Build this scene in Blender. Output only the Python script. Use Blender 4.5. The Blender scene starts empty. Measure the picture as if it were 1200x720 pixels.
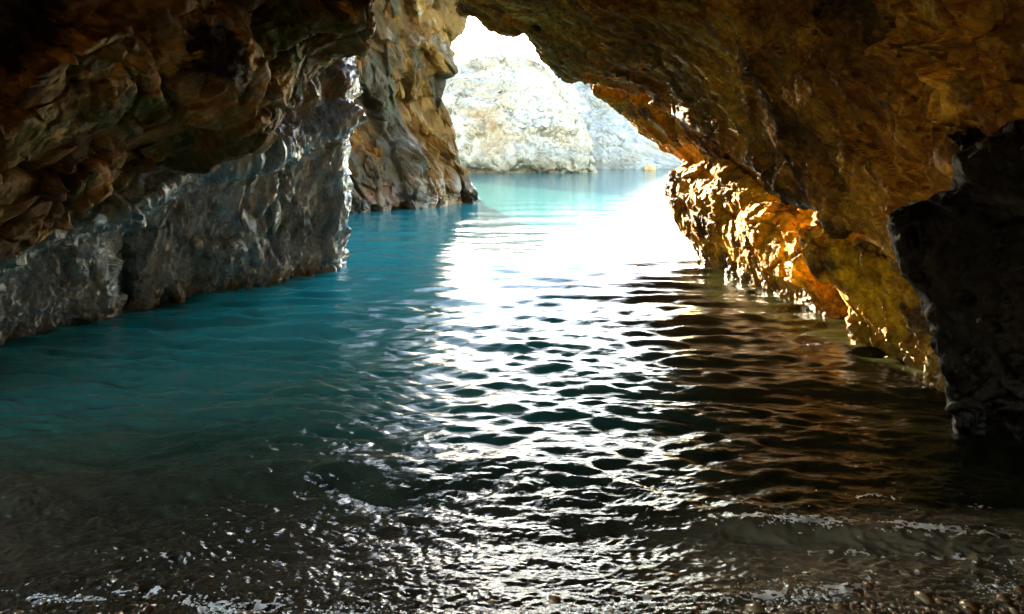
import bpy, bmesh, math, random
import numpy as np
from mathutils import Vector, Matrix

random.seed(7)
RNG = np.random.RandomState(11)
SC = bpy.context.scene
COL = SC.collection

# ------------------------------------------------------------------ camera
CAM_H, FPX, CU, HV = 2.0, 800.0, 600.0, 180.0      # eye height, focal length and horizon of a 1200 px wide picture
cd = bpy.data.cameras.new('camera')
cd.sensor_width = 36.0
cd.lens = 24.0
cd.shift_y = -(360.0 - HV) / 1200.0
cd.clip_start = 0.05
cd.clip_end = 8000.0
cam = bpy.data.objects.new('camera', cd)
cam.location = (0, 0, CAM_H)
cam.rotation_euler = (math.radians(90), 0, 0)
COL.objects.link(cam)
SC.camera = cam

# ------------------------------------------------------------------ sky, sun, exposure
SUN_EL, SUN_AZ = math.radians(11.5), math.radians(-16.6)   # azimuth from the view direction (+Y), negative = to the left
w = bpy.data.worlds.new('World')
SC.world = w
w.use_nodes = True
nt = w.node_tree
nt.nodes.clear()
sky = nt.nodes.new('ShaderNodeTexSky')
sky.sky_type = 'NISHITA'
sky.sun_disc = False
sky.sun_elevation = SUN_EL
sky.sun_rotation = SUN_AZ
sky.dust_density = 0.7
sky.ozone_density = 1.0
bg = nt.nodes.new('ShaderNodeBackground')
bg.inputs['Strength'].default_value = 0.15
wo = nt.nodes.new('ShaderNodeOutputWorld')
nt.links.new(sky.outputs[0], bg.inputs['Color'])
nt.links.new(bg.outputs[0], wo.inputs['Surface'])
sl = bpy.data.lights.new('sun', 'SUN')
sl.energy = 5.0
sl.angle = math.radians(0.5)
sl.color = (1.0, 0.83, 0.57)
sun = bpy.data.objects.new('sun', sl)
sdir = Vector((math.sin(SUN_AZ) * math.cos(SUN_EL), math.cos(SUN_AZ) * math.cos(SUN_EL), math.sin(SUN_EL)))
sun.rotation_euler = sdir.to_track_quat('Z', 'Y').to_euler()
sun.location = sdir * 60
COL.objects.link(sun)
SC.view_settings.view_transform = 'Standard'
SC.view_settings.look = 'None'
SC.view_settings.exposure = 4.3
SC.view_settings.gamma = 1.0
cy = SC.cycles
cy.max_bounces = 10
cy.diffuse_bounces = 6
cy.glossy_bounces = 5
cy.transparent_max_bounces = 12
cy.sample_clamp_indirect = 12.0
cy.caustics_reflective = True
cy.caustics_refractive = False
cy.blur_glossy = 0.3
cy.use_adaptive_sampling = False
cy.use_denoising = True
try:
    cy.denoiser = 'OPENIMAGEDENOISE'
    cy.denoising_input_passes = 'RGB_ALBEDO_NORMAL'
except Exception:
    pass


# ------------------------------------------------------------------ noise
def _hash(ix, iy, iz, seed):
    h = (ix.astype(np.int64) * 374761393 + iy.astype(np.int64) * 668265263 + iz.astype(np.int64) * 2147483647 + seed * 1274126177) & 0xFFFFFFFF
    h = ((h ^ (h >> 13)) * 1274126177) & 0xFFFFFFFF
    h = ((h ^ (h >> 16)) * 2246822519) & 0xFFFFFFFF
    return h ^ (h >> 15)


def rnd(ix, iy, iz, seed):
    return (_hash(ix, iy, iz, seed) & 0xFFFFFF).astype(np.float32) / 16777216.0


_G = RNG.normal(size=(256, 3)).astype(np.float32)
_G /= np.linalg.norm(_G, axis=1)[:, None]


def perlin(p, seed=0):
    f0 = np.floor(p)
    i = f0.astype(np.int64)
    f = (p - f0).astype(np.float32)
    u = f * f * f * (f * (f * 6 - 15) + 10)
    r = None
    for dx in (0, 1):
        wx = u[:, 0] if dx else 1 - u[:, 0]
        for dy in (0, 1):
            wy = u[:, 1] if dy else 1 - u[:, 1]
            for dz in (0, 1):
                wz = u[:, 2] if dz else 1 - u[:, 2]
                g = _G[_hash(i[:, 0] + dx, i[:, 1] + dy, i[:, 2] + dz, seed) & 255]
                d = g[:, 0] * (f[:, 0] - dx) + g[:, 1] * (f[:, 1] - dy) + g[:, 2] * (f[:, 2] - dz)
                t = d * wx * wy * wz
                r = t if r is None else r + t
    return r * 1.5


def fbm(p, octv=4, seed=0, gain=0.5, ridged=False):
    r, a, s = 0.0, 1.0, 0.0
    for o in range(octv):
        n = perlin(p * (2.03 ** o) + o * 17.3, seed + o)
        if ridged:
            n = 1 - 2 * np.abs(n)
        r = r + a * n
        s += a
        a *= gain
    return r / s


def facet(p, seed=0, tilt=0.9, soft=0.055, edges=False):
    """broken rock: each Voronoi cell is its own tilted plane, joined over a narrow slope; returns height and the cell's own random number"""
    f0 = np.floor(p)
    i = f0.astype(np.int64)
    n = len(p)
    b1 = np.full(n, 9.0, np.float32)
    b2 = np.full(n, 9.0, np.float32)
    h1, h2, c1, c2 = (np.zeros(n, np.float32) for _ in range(4))
    for dx in (-1, 0, 1):
        for dy in (-1, 0, 1):
            for dz in (-1, 0, 1):
                a, b, c = i[:, 0] + dx, i[:, 1] + dy, i[:, 2] + dz
                hh = _hash(a, b, c, seed)
                jx = (hh & 1023).astype(np.float32) / 1023.0
                jy = ((hh >> 10) & 1023).astype(np.float32) / 1023.0
                jz = ((hh >> 20) & 1023).astype(np.float32) / 1023.0
                vx = p[:, 0] - (a + jx)
                vy = p[:, 1] - (b + jy)
                vz = p[:, 2] - (c + jz)
                d = vx * vx + vy * vy + vz * vz
                g = _G[(hh >> 3) & 255]
                t = (g[:, 0] * vx + g[:, 1] * vy + g[:, 2] * vz) * tilt + (jx + jy - 1.0) * 0.6
                m = d < b1
                m2 = (~m) & (d < b2)
                b2 = np.where(m, b1, np.where(m2, d, b2))
                h2 = np.where(m, h1, np.where(m2, t, h2))
                c2 = np.where(m, c1, np.where(m2, jz, c2))
                b1 = np.where(m, d, b1)
                h1 = np.where(m, t, h1)
                c1 = np.where(m, jz, c1)
    if edges is True:
        return np.sqrt(b2) - np.sqrt(b1)
    k = 0.5 + 0.5 * np.clip((np.sqrt(b2) - np.sqrt(b1)) / soft, 0, 1)
    if edges:
        return h1 * k + h2 * (1 - k), c1 * k + c2 * (1 - k), np.sqrt(b2) - np.sqrt(b1)
    return h1 * k + h2 * (1 - k), c1 * k + c2 * (1 - k)


def crack(e, wid, p, seed):
    """open joints along the edges of the broken faces, coming and going"""
    return np.exp(-(e / wid) ** 2) * np.clip(0.55 + 1.6 * fbm(p * 0.9, 2, seed), 0, 1.3)


def stretch(p, d, k):
    """squeeze coordinates along direction d so that noise becomes k times longer that way"""
    d = np.array(d, np.float32)
    d /= np.linalg.norm(d)
    return p - np.outer(p @ d, d) * (1 - 1.0 / k)


# ------------------------------------------------------------------ placing and linking
def at(u, v, Y):
    return np.array(((u - CU) / FPX * Y, Y, CAM_H - (v - HV) / FPX * Y))


def pix(p):
    Y = np.maximum(p[..., 1], 0.05)
    return np.stack((CU + p[..., 0] / Y * FPX, HV - (p[..., 2] - CAM_H) / Y * FPX), -1)


def tag(o, label=None, cat=None, group=None, kind=None):
    if label: o['label'] = label
    if cat: o['category'] = cat
    if group: o['group'] = group
    if kind: o['kind'] = kind
    return o


def mesh_from(name, verts, faces, smooth=True):
    me = bpy.data.meshes.new(name)
    verts = np.ascontiguousarray(verts, np.float32)
    faces = np.ascontiguousarray(faces, np.int32)
    me.vertices.add(len(verts))
    me.vertices.foreach_set('co', verts.ravel())
    k = faces.shape[1]
    me.loops.add(faces.size)
    me.loops.foreach_set('vertex_index', faces.ravel())
    me.polygons.add(len(faces))
    me.polygons.foreach_set('loop_start', np.arange(0, faces.size, k, dtype=np.int32))
    me.polygons.foreach_set('loop_total', np.full(len(faces), k, np.int32))
    me.polygons.foreach_set('use_smooth', np.full(len(faces), smooth, bool))
    me.update()
    me.validate()
    return me


def link(name, me, mat, parent=None):
    o = bpy.data.objects.new(name, me)
    if mat is not None and not me.materials:
        me.materials.append(mat)
    COL.objects.link(o)
    if parent is not None:
        o.parent = parent
    return o


def vattr(me, name, vals):
    a = me.attributes.new(name, 'FLOAT', 'POINT')
    a.data.foreach_set('value', np.ascontiguousarray(vals, np.float32))


# ------------------------------------------------------------------ surfaces through a net of control points
def catmull(P, ts):
    """P (n, ...) control points, ts in [0, n-1]"""
    n = len(P)
    i = np.clip(np.floor(ts).astype(int), 0, n - 2)
    f = (ts - i).reshape((-1,) + (1,) * (P.ndim - 1))
    p1, p2 = P[i], P[i + 1]
    p0 = np.where((i > 0).reshape(f.shape), P[np.maximum(i - 1, 0)], 2 * p1 - p2)
    p3 = np.where((i < n - 2).reshape(f.shape), P[np.minimum(i + 2, n - 1)], 2 * p2 - p1)
    m1 = (p2 - p0) * 0.42
    m2 = (p3 - p1) * 0.42
    f2, f3 = f * f, f * f * f
    return (2 * f3 - 3 * f2 + 1) * p1 + (f3 - 2 * f2 + f) * m1 + (-2 * f3 + 3 * f2) * p2 + (f3 - f2) * m2


def steps(net, axis, dens):
    """how finely each stretch between two control lines is cut: by its size in the view"""
    A = net if axis == 0 else np.swapaxes(net, 0, 1)
    ts = []
    for i in range(len(A) - 1):
        q0, q1 = pix(A[i]), pix(A[i + 1])
        d = np.linalg.norm(np.clip(q1, [-60, -60], [1260, 780]) - np.clip(q0, [-60, -60], [1260, 780]), axis=-1)
        ok = (A[i][:, 1] > 0.5) & (A[i + 1][:, 1] > 0.5)
        d = np.sort(d * ok)
        px = float(d[-max(1, len(d) // 3):].mean())
        n = int(max(4, min(200, px * dens)))
        ts += [i + k / n for k in range(n)]
    ts.append(len(A) - 1)
    return np.array(ts)


class Sheet:
    def __init__(self, net, dens, disp, flip=None):
        net = np.array(net, float)
        tu, tv = steps(net, 0, dens), steps(net, 1, dens)
        S = catmull(net, tu)
        S = np.swapaxes(catmull(np.swapaxes(S, 0, 1), tv), 0, 1)
        self.shape = S.shape[:2]
        self.tv = np.broadcast_to(tv, self.shape).ravel()
        self.wet = None
        N = self.normals(S)
        q = pix(S)
        inf = (q[..., 0] > 0) & (q[..., 0] < 1200) & (q[..., 1] > 0) & (q[..., 1] < 720) & (S[..., 1] > 1)
        toc = np.array((0, 0, CAM_H)) - S
        sgn = np.sign((np.sum(N * toc, -1) > 0)[inf].mean() - 0.5) if flip is None else flip
        N = N * sgn
        P, Nf = S.reshape(-1, 3), N.reshape(-1, 3)
        d, cell = disp(P.astype(np.float32), q.reshape(-1, 2))
        V = P + Nf * d[:, None]
        self.V, self.cell = V, cell
        self.N = self.normals(V.reshape(S.shape)).reshape(-1, 3) * sgn
        self.q = pix(V)
        a, b = self.shape
        idx = np.arange(a * b).reshape(a, b)
        F = np.stack((idx[:-1, :-1], idx[1:, :-1], idx[1:, 1:], idx[:-1, 1:]), -1).reshape(-1, 4)
        self.F = F if sgn > 0 else F[:, ::-1]

    @staticmethod
    def normals(S):
        du = np.gradient(S, axis=0)
        dv = np.gradient(S, axis=1)
        n = np.cross(du, dv)
        return n / np.maximum(np.linalg.norm(n, axis=-1, keepdims=True), 1e-9)

    def build(self, name, mat, smooth=True):
        me = mesh_from(name, self.V, self.F, smooth)
        vattr(me, 'cell', self.cell)
        if self.wet is not None:
            vattr(me, 'wet', self.wet)
        me.set_sharp_from_angle(angle=math.radians(38))
        return link(name, me, mat)

    def spots(self, n, box, mind, rng, face_min=0.2):
        u0, v0, u1, v1 = box
        toc = np.array((0, 0, CAM_H)) - self.V
        face = np.sum(self.N * toc, -1) / np.linalg.norm(toc, axis=-1)
        ok = np.where((self.q[:, 0] > u0) & (self.q[:, 0] < u1) & (self.q[:, 1] > v0) & (self.q[:, 1] < v1) & (face > face_min) & (self.V[:, 1] > 1))[0]
        out = []
        if len(ok) == 0:
            return out
        for _ in range(n * 40):
            k = ok[rng.randint(len(ok))]
            if all(np.linalg.norm(self.q[k] - self.q[j]) > mind for j in out):
                out.append(k)
                if len(out) >= n:
                    break
        return out


# ------------------------------------------------------------------ materials
def new_mat(name):
    m = bpy.data.materials.new(name)
    m.use_nodes = True
    m.node_tree.nodes.clear()
    return m, m.node_tree


class NT:
    def __init__(self, nt):
        self.nt = nt

    def n(self, kind, **kw):
        nd = self.nt.nodes.new(kind)
        for k, v in kw.items():
            if k.startswith('i_'):
                nd.inputs[k[2:].replace('_', ' ')].default_value = v
            else:
                setattr(nd, k, v)
        return nd

    def l(self, a, b):
        self.nt.links.new(a, b)

    def ramp(self, fac, stops, interp='LINEAR'):
        r = self.nt.nodes.new('ShaderNodeValToRGB')
        r.color_ramp.interpolation = interp
        while len(r.color_ramp.elements) < len(stops):
            r.color_ramp.elements.new(0.5)
        for e, (p, c) in zip(r.color_ramp.elements, stops):
            e.position = p
            e.color = c if len(c) == 4 else (*c, 1)
        self.l(fac, r.inputs[0])
        return r.outputs[0]

    def mix(self, fac, a, b, mode='MIX'):
        m = self.nt.nodes.new('ShaderNodeMix')
        m.data_type = 'RGBA'
        m.blend_type = mode
        for s, v in ((m.inputs[0], fac), (m.inputs[6], a), (m.inputs[7], b)):
            if hasattr(v, 'is_linked'):
                self.l(v, s)
            elif isinstance(v, (int, float)):
                s.default_value = v
            else:
                s.default_value = (*v, 1)
        return m.outputs[2]

    def math(self, op, a, b=0.0, clamp=False):
        m = self.nt.nodes.new('ShaderNodeMath')
        m.operation = op
        m.use_clamp = clamp
        for s, v in ((m.inputs[0], a), (m.inputs[1], b)):
            if hasattr(v, 'is_linked'):
                self.l(v, s)
            else:
                s.default_value = v
        return m.outputs[0]

    def maprange(self, v, a, b, c=0.0, d=1.0):
        m = self.nt.nodes.new('ShaderNodeMapRange')
        self.l(v, m.inputs[0])
        for k, x in zip((1, 2, 3, 4), (a, b, c, d)):
            m.inputs[k].default_value = x
        return m.outputs[0]


def rock_mat(name, cols, scale=0.6, bed=None, k=1.0, wetattr=False, patch=None, veins=None, rough=(0.55, 0.85),
             wet=None, bump=0.03, bump_scale=9.0, cellmix=0.35, spec=0.5, tint=None, rubble=None, coat=0.12, coatw=0.6, rub=0.8, upper=None):
    """cols: colour stops of the rock; patch: (colour, scale, low, high) blotches; wet: (z dry, z wet, roughness when wet)"""
    m, nt = new_mat(name)
    g = NT(nt)
    geo = g.n('ShaderNodeNewGeometry')
    mp = g.n('ShaderNodeMapping')
    mp.vector_type = 'TEXTURE'
    if bed:
        mp.inputs['Rotation'].default_value = Vector(bed).to_track_quat('X', 'Z').to_euler()
        mp.inputs['Scale'].default_value = (k, 1, 1)
    g.l(geo.outputs['Position'], mp.inputs['Vector'])
    n1 = g.n('ShaderNodeTexNoise', i_Scale=scale, i_Detail=9.0, i_Roughness=0.62, i_Distortion=0.15)
    g.l(mp.outputs[0], n1.inputs['Vector'])
    c = g.ramp(n1.outputs[0], cols)
    at_ = g.n('ShaderNodeAttribute', attribute_name='cell')
    shade = g.maprange(at_.outputs['Fac'], 0, 1, 1 - cellmix, 1 + cellmix)
    sh = g.n('ShaderNodeCombineColor')
    for k in range(3):
        g.l(shade, sh.inputs[k])
    c = g.mix(1.0, c, sh.outputs[0], 'MULTIPLY')
    for pt in (patch or []):
        n2 = g.n('ShaderNodeTexNoise', i_Scale=pt[1], i_Detail=6.0, i_Roughness=0.65, i_Distortion=0.2)
        g.l(mp.outputs[0] if len(pt) < 5 else geo.outputs['Position'], n2.inputs['Vector'])
        f = g.maprange(n2.outputs[0], pt[2], pt[3])
        c = g.mix(f, c, pt[0])
    if veins:
        n5 = g.n('ShaderNodeTexNoise', i_Scale=veins[1], i_Detail=5.0, i_Roughness=0.6, i_Distortion=0.25)
        g.l(mp.outputs[0], n5.inputs['Vector'])
        f = g.math('ABSOLUTE', g.math('SUBTRACT', n5.outputs[0], 0.5))
        c = g.mix(g.maprange(f, 0.0, veins[2], 0.85, 0.0), c, veins[0])
    n3 = g.n('ShaderNodeTexNoise', i_Scale=bump_scale * 2.5, i_Detail=8.0, i_Roughness=0.7)
    g.l(mp.outputs[0], n3.inputs['Vector'])
    fine = g.maprange(n3.outputs[0], 0.25, 0.75, 0.55, 1.45)
    fc = g.n('ShaderNodeCombineColor')
    for k in range(3):
        g.l(fine, fc.inputs[k])
    c = g.mix(1.0, c, fc.outputs[0], 'MULTIPLY')
    hgt = None
    if rubble:
        wn = g.n('ShaderNodeTexNoise', i_Scale=rubble[0] * 0.8, i_Detail=3.0)
        g.l(mp.outputs[0], wn.inputs['Vector'])
        wv = g.n('ShaderNodeVectorMath', operation='MULTIPLY_ADD')
        g.l(wn.outputs['Color'], wv.inputs[0])
        wv.inputs[1].default_value = (0.22 / rubble[0],) * 3
        g.l(mp.outputs[0], wv.inputs[2])
        for sc, am in ((rubble[0], rubble[1]), (rubble[0] * 2.3, rubble[1] * 0.8), (rubble[0] * 5.0, rubble[1] * 0.6)):
            v = g.n('ShaderNodeTexVoronoi', i_Scale=sc)
            g.l(wv.outputs[0], v.inputs['Vector'])
            vc = g.n('ShaderNodeSeparateColor')
            g.l(v.outputs['Color'], vc.inputs[0])
            sh = g.n('ShaderNodeCombineColor')
            for k, j in enumerate((0.75, 1.0, 1.1)):
                g.l(g.maprange(vc.outputs[0], 0, 1, 1 - am * j, 1 + am * j), sh.inputs[k])
            c = g.mix(1.0, c, sh.outputs[0], 'MULTIPLY')
            o1 = g.n('ShaderNodeVectorMath', operation='SUBTRACT')
            g.l(wv.outputs[0], o1.inputs[0])
            g.l(v.outputs['Position'], o1.inputs[1])
            o2 = g.n('ShaderNodeVectorMath', operation='SUBTRACT')
            g.l(v.outputs['Color'], o2.inputs[0])
            o2.inputs[1].default_value = (0.5, 0.5, 0.5)
            dt = g.n('ShaderNodeVectorMath', operation='DOT_PRODUCT')
            g.l(o1.outputs[0], dt.inputs[0])
            g.l(o2.outputs[0], dt.inputs[1])
            h = g.math('ADD', g.math('MULTIPLY', dt.outputs['Value'], 1.3), g.math('MULTIPLY', vc.outputs[1], 0.25 / sc))
            hgt = h if hgt is None else g.math('ADD', hgt, h)
    r = g.maprange(n3.outputs[0], 0.3, 0.7, rough[0], rough[1])
    sp = g.n('ShaderNodeSeparateXYZ')
    g.l(geo.outputs['Position'], sp.inputs[0])
    b = g.n('ShaderNodeBsdfPrincipled')
    if tint:
        f = g.maprange(sp.outputs[2], tint[1], tint[2])
        f = g.math('MULTIPLY', f, g.maprange(n1.outputs[0], 0.35, 0.6))
        c = g.mix(f, c, tint[0])
    if upper:
        f = g.math('ADD', g.maprange(sp.outputs[2], upper[1], upper[2]), g.math('MULTIPLY', g.math('SUBTRACT', n1.outputs[0], 0.5), 2.0), True)
        c = g.mix(f, c, upper[0])
    if wet:
        f = g.math('ADD', g.maprange(sp.outputs[2], wet[0], wet[1]), g.math('MULTIPLY', g.math('SUBTRACT', n1.outputs[0], 0.5), 1.1), True)
        r = g.math('ADD', g.math('MULTIPLY', r, g.math('SUBTRACT', 1.0, f)), g.math('MULTIPLY', f, wet[2]))
        dk = g.mix(g.math('MULTIPLY', f, 0.45), c, (0.35, 0.35, 0.35), 'MULTIPLY')
        c = dk
        g.l(g.math('MULTIPLY', f, coatw), b.inputs['Coat Weight'])
        b.inputs['Coat Roughness'].default_value = coat
        b.inputs['Coat IOR'].default_value = 1.6
    if wetattr:
        wa = g.n('ShaderNodeAttribute', attribute_name='wet')
        g.l(g.math('MULTIPLY', wa.outputs['Fac'], coatw), b.inputs['Coat Weight'])
        b.inputs['Coat Roughness'].default_value = coat
        b.inputs['Coat IOR'].default_value = 1.6
    g.l(c, b.inputs['Base Color'])
    g.l(r, b.inputs['Roughness'])
    b.inputs['Specular IOR Level'].default_value = spec
    n4 = g.n('ShaderNodeTexNoise', i_Scale=bump_scale, i_Detail=11.0, i_Roughness=0.68, i_Distortion=0.3)
    g.l(mp.outputs[0], n4.inputs['Vector'])
    bp = g.n('ShaderNodeBump', i_Strength=0.9, i_Distance=bump)
    g.l(n4.outputs[0], bp.inputs['Height'])
    if hgt is not None:
        b2 = g.n('ShaderNodeBump', i_Strength=rub, i_Distance=1.0)
        g.l(hgt, b2.inputs['Height'])
        g.l(b2.outputs[0], bp.inputs['Normal'])
    g.l(bp.outputs[0], b.inputs['Normal'])
    if wet or wetattr:
        g.l(bp.outputs[0], b.inputs['Coat Normal'])
    o = g.n('ShaderNodeOutputMaterial')
    g.l(b.outputs[0], o.inputs['Surface'])
    return m


M = {}
M['overhang'] = rock_mat('brown_cave_rock', [(0.25, (0.082, 0.043, 0.014)), (0.45, (0.255, 0.140, 0.043)), (0.58, (0.388, 0.226, 0.063)), (0.75, (0.561, 0.398, 0.134))],
                         scale=0.75, patch=[((0.085, 0.085, 0.015), 0.55, 0.52, 0.64), ((0.03, 0.016, 0.009), 0.9, 0.54, 0.64), ((0.60, 0.36, 0.13), 1.9, 0.59, 0.65)],
                         rough=(0.6, 0.9), bump=0.05, bump_scale=6.0, rubble=(3.0, 0.25), spec=0.12, bed=(0.8, 0.5, -0.35), k=1.6, cellmix=0.5)
M['wall'] = rock_mat('wet_grey_rock', [(0.25, (0.137, 0.162, 0.160)), (0.45, (0.352, 0.428, 0.451)), (0.6, (0.477, 0.579, 0.616)), (0.78, (0.590, 0.700, 0.748))],
                     scale=0.9, bed=(0.1, 0.1, 1.0), k=1.8, patch=[((0.16, 0.11, 0.06), 0.8, 0.64, 0.72), ((0.09, 0.13, 0.07), 0.9, 0.58, 0.68, 1)],
                     rough=(0.28, 0.5), wet=(4.6, 2.0, 0.2), bump=0.06, bump_scale=9.0, coat=0.16, coatw=0.22, upper=((0.20, 0.135, 0.06), 2.0, 3.2), tint=((0.07, 0.06, 0.04), 0.35, 0.02), rubble=(5.0, 0.16))
M['buttress'] = rock_mat('ochre_rock', [(0.25, (0.025, 0.015, 0.005)), (0.42, (0.069, 0.037, 0.007)), (0.56, (0.134, 0.071, 0.011)), (0.75, (0.158, 0.107, 0.033))],
                         scale=0.3, bed=(0.55, 0.1, -0.85), k=2.4, patch=[((0.045, 0.042, 0.022), 0.4, 0.51, 0.59), ((0.25, 0.22, 0.17), 0.45, 0.6, 0.68)],
                         rough=(0.6, 0.9), wet=(1.4, 0.3, 0.3), bump=0.12, bump_scale=2.5, cellmix=0.45, rubble=(0.9, 0.2), spec=0.15)
M['roof'] = rock_mat('orange_brown_rock', [(0.25, (0.063, 0.024, 0.003)), (0.43, (0.234, 0.103, 0.011)), (0.57, (0.433, 0.204, 0.018)), (0.76, (0.541, 0.328, 0.048))],
                     scale=0.9, bed=(0.75, -0.45, -0.5), k=2.0, patch=[((0.06, 0.034, 0.012), 0.8, 0.51, 0.62), ((0.15, 0.12, 0.022), 0.7, 0.58, 0.70, 1)],
                     rough=(0.6, 0.9), bump=0.04, bump_scale=7.0, cellmix=0.6, rubble=(7.0, 0.36), spec=0.12, wetattr=True, coat=0.14)
M['ledge'] = rock_mat('wet_amber_rock', [(0.25, (0.087, 0.040, 0.002)), (0.45, (0.294, 0.140, 0.007)), (0.6, (0.476, 0.248, 0.008)), (0.78, (0.570, 0.391, 0.021))],
                      scale=1.2, patch=[((0.07, 0.036, 0.014), 1.3, 0.52, 0.62)], rough=(0.55, 0.85), wet=(0.4, 0.05, 0.25), bump=0.018, bump_scale=7.0, rubble=(9.0, 0.25), coat=0.3, spec=0.04, coatw=0.1, rub=0.5, tint=((0.05, 0.042, 0.016), 0.34, 0.06))
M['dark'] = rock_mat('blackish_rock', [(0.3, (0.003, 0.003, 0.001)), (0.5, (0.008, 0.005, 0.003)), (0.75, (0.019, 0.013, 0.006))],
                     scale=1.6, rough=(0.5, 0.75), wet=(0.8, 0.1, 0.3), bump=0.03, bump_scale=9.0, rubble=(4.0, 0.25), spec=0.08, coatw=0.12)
M['headland'] = rock_mat('pale_limestone', [(0.25, (0.230, 0.151, 0.073)), (0.40, (0.348, 0.268, 0.172)), (0.55, (0.405, 0.337, 0.240)), (0.8, (0.427, 0.366, 0.284))],
                         scale=0.2, patch=[((0.28, 0.17, 0.08), 0.14, 0.58, 0.72), ((0.22, 0.21, 0.19), 0.12, 0.55, 0.68)], veins=((0.12, 0.08, 0.045), 0.14, 0.016),
                         rough=(0.8, 0.95), bump=0.4, bump_scale=0.9, cellmix=0.12, tint=((0.17, 0.13, 0.075), 3.2, 0.8), rubble=(0.4, 0.07), spec=0.2)
M['headland2'] = rock_mat('grey_limestone', [(0.25, (0.221, 0.184, 0.134)), (0.45, (0.339, 0.298, 0.240)), (0.7, (0.431, 0.392, 0.331))],
                          scale=0.2, bed=(0.8, 0, -0.6), k=2.5, patch=[((0.20, 0.15, 0.085), 0.12, 0.54, 0.64)], rough=(0.8, 0.95), bump=0.4, bump_scale=0.9, cellmix=0.3,
                          tint=((0.17, 0.13, 0.07), 4.5, 0.8), rubble=(0.5, 0.15), spec=0.2)


# ------------------------------------------------------------------ rock chips used as parts of the rocks
def chip_mesh(name, seed, planes=9, squash=(1, 0.62, 0.36), sub=3, rough=0.05, keep=(0.55, 0.95)):
    rng = np.random.RandomState(seed)
    bm = bmesh.new()
    bmesh.ops.create_icosphere(bm, subdivisions=sub, radius=1.0)
    V = np.array([v.co[:] for v in bm.verts])
    for k in range(planes):
        n = rng.normal(size=3)
        n /= np.linalg.norm(n)
        d = rng.uniform(*keep)
        e = V @ n - d
        V = V - np.outer(np.maximum(e, 0), n)
    V = V * np.array(squash)
    V += (fbm((V * 3 + seed * 7.7).astype(np.float32), 3, seed) * rough)[:, None] * V / np.maximum(np.linalg.norm(V, axis=1, keepdims=True), 1e-6)
    for v, c in zip(bm.verts, V):
        v.co = c
    me = bpy.data.meshes.new(name)
    bm.to_mesh(me)
    bm.free()
    vattr(me, 'cell', np.full(len(me.vertices), rng.uniform(0.2, 1.0)))
    me.polygons.foreach_set('use_smooth', np.ones(len(me.polygons), bool))
    me.set_sharp_from_angle(angle=math.radians(22))
    return me


def chips(root, sheet, mat, name, spots, size, along, seed, sink=0.25, squash=(1, 0.62, 0.36), variants=6, rough=0.05, planes=9, keep=(0.55, 0.95)):
    rng = np.random.RandomState(seed)
    pool = []
    for k in range(variants):
        me = chip_mesh(name, seed * 10 + k, planes, squash, 3, rough, keep)
        me.materials.append(mat)
        pool.append(me)
    for k in spots:
        n = Vector(sheet.N[k])
        d = Vector(along) + Vector(rng.normal(size=3) * 0.25)
        d = (d - n * d.dot(n)).normalized()
        t = n.cross(d)
        R = Matrix((d, t, n)).transposed()
        s = size * min(max(rng.lognormal(0, 0.36), 0.5), 1.7) * (sheet.V[k][1] / 8.0) ** 0.7
        o = bpy.data.objects.new(name, pool[rng.randint(variants)])
        o.matrix_world = Matrix.Translation(Vector(sheet.V[k]) - n * s * squash[2] * sink) @ R.to_4x4() @ Matrix.Diagonal((s, s * rng.uniform(0.7, 1.25), s * rng.uniform(0.7, 1.2), 1))
        COL.objects.link(o)
        o.parent = root


def lerp(a, b, t):
    return np.array(a) * (1 - t) + np.array(b) * t


# ================================================================== A  left overhang, runs on as the roof behind the camera
edge = [(-200, 330, 4.5), (-60, 312, 5.4), (0, 299, 5.8), (60, 266, 6.2), (125, 238, 6.6), (172, 204, 7.0), (230, 184, 7.5), (300, 167, 8.0), (326, 148, 8.4),
        (345, 112, 8.8), (376, 80, 9.2), (405, 67, 9.3), (431, 58, 9.3), (437, 5, 9.4), (470, -70, 9.6)]
top = [(-420, 100, 3.2), (-300, -20, 3.4), (-120, -25, 4.0), (0, -25, 4.6), (60, -25, 5.0), (120, -25, 5.4), (180, -25, 5.8), (240, -25, 6.3), (290, -25, 6.8),
       (330, -25, 7.2), (365, -25, 7.6), (395, -25, 8.0), (425, -28, 8.6), (442, -50, 8.9), (480, -110, 9.2)]
net = []
for k, (e, t) in enumerate(zip(edge, top)):
    e, t = at(*e), at(*t)
    s = k / (len(edge) - 1)
    ox = -7.0 + 6.5 * s
    col = [e + np.array((-1.2 * (1 - s) - 0.6, 2.2, 0.7)), e + np.array((-0.35, 0.75, 0.12)), e]
    for f, bl in ((0.18, 0.10), (0.4, 0.22), (0.68, 0.2)):
        p = lerp(e, t, f)
        col.append(p + np.array((0.10, -0.25, -0.30)) * bl * 2)
    col += [t, np.array((ox, 0.8, 2.6 + 1.1 * s)), np.array((ox * 0.95, -3.0, 2.4 + 0.9 * s)), np.array((ox * 0.8, -5.0, -0.8))]
    net.append(col)
bedA = (0.8, 0.5, -0.35)


def dispA(p, q):
    f1, c1, e1 = facet(stretch(p, bedA, 1.8) * 0.95 + 0.10 * fbm(p * 1.5, 2, 5)[:, None], 3, 0.8, edges='all')
    f2, c2, e2 = facet(stretch(p, bedA, 1.6) * 3.1, 9, 0.8, edges='all')
    f3, c3 = facet(stretch(p, bedA, 1.4) * 8.5, 10, 0.9)
    d = 0.26 * fbm(p * 0.55, 3, 1) + 0.20 * f1 + 0.06 * f2 + 0.02 * f3 + 0.022 * fbm(p * 4, 4, 21) - 0.16 * crack(e1, 0.05, p, 401) - 0.05 * crack(e2, 0.07, p, 402)
    return d, 0.6 * c1 + 0.4 * c2


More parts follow.
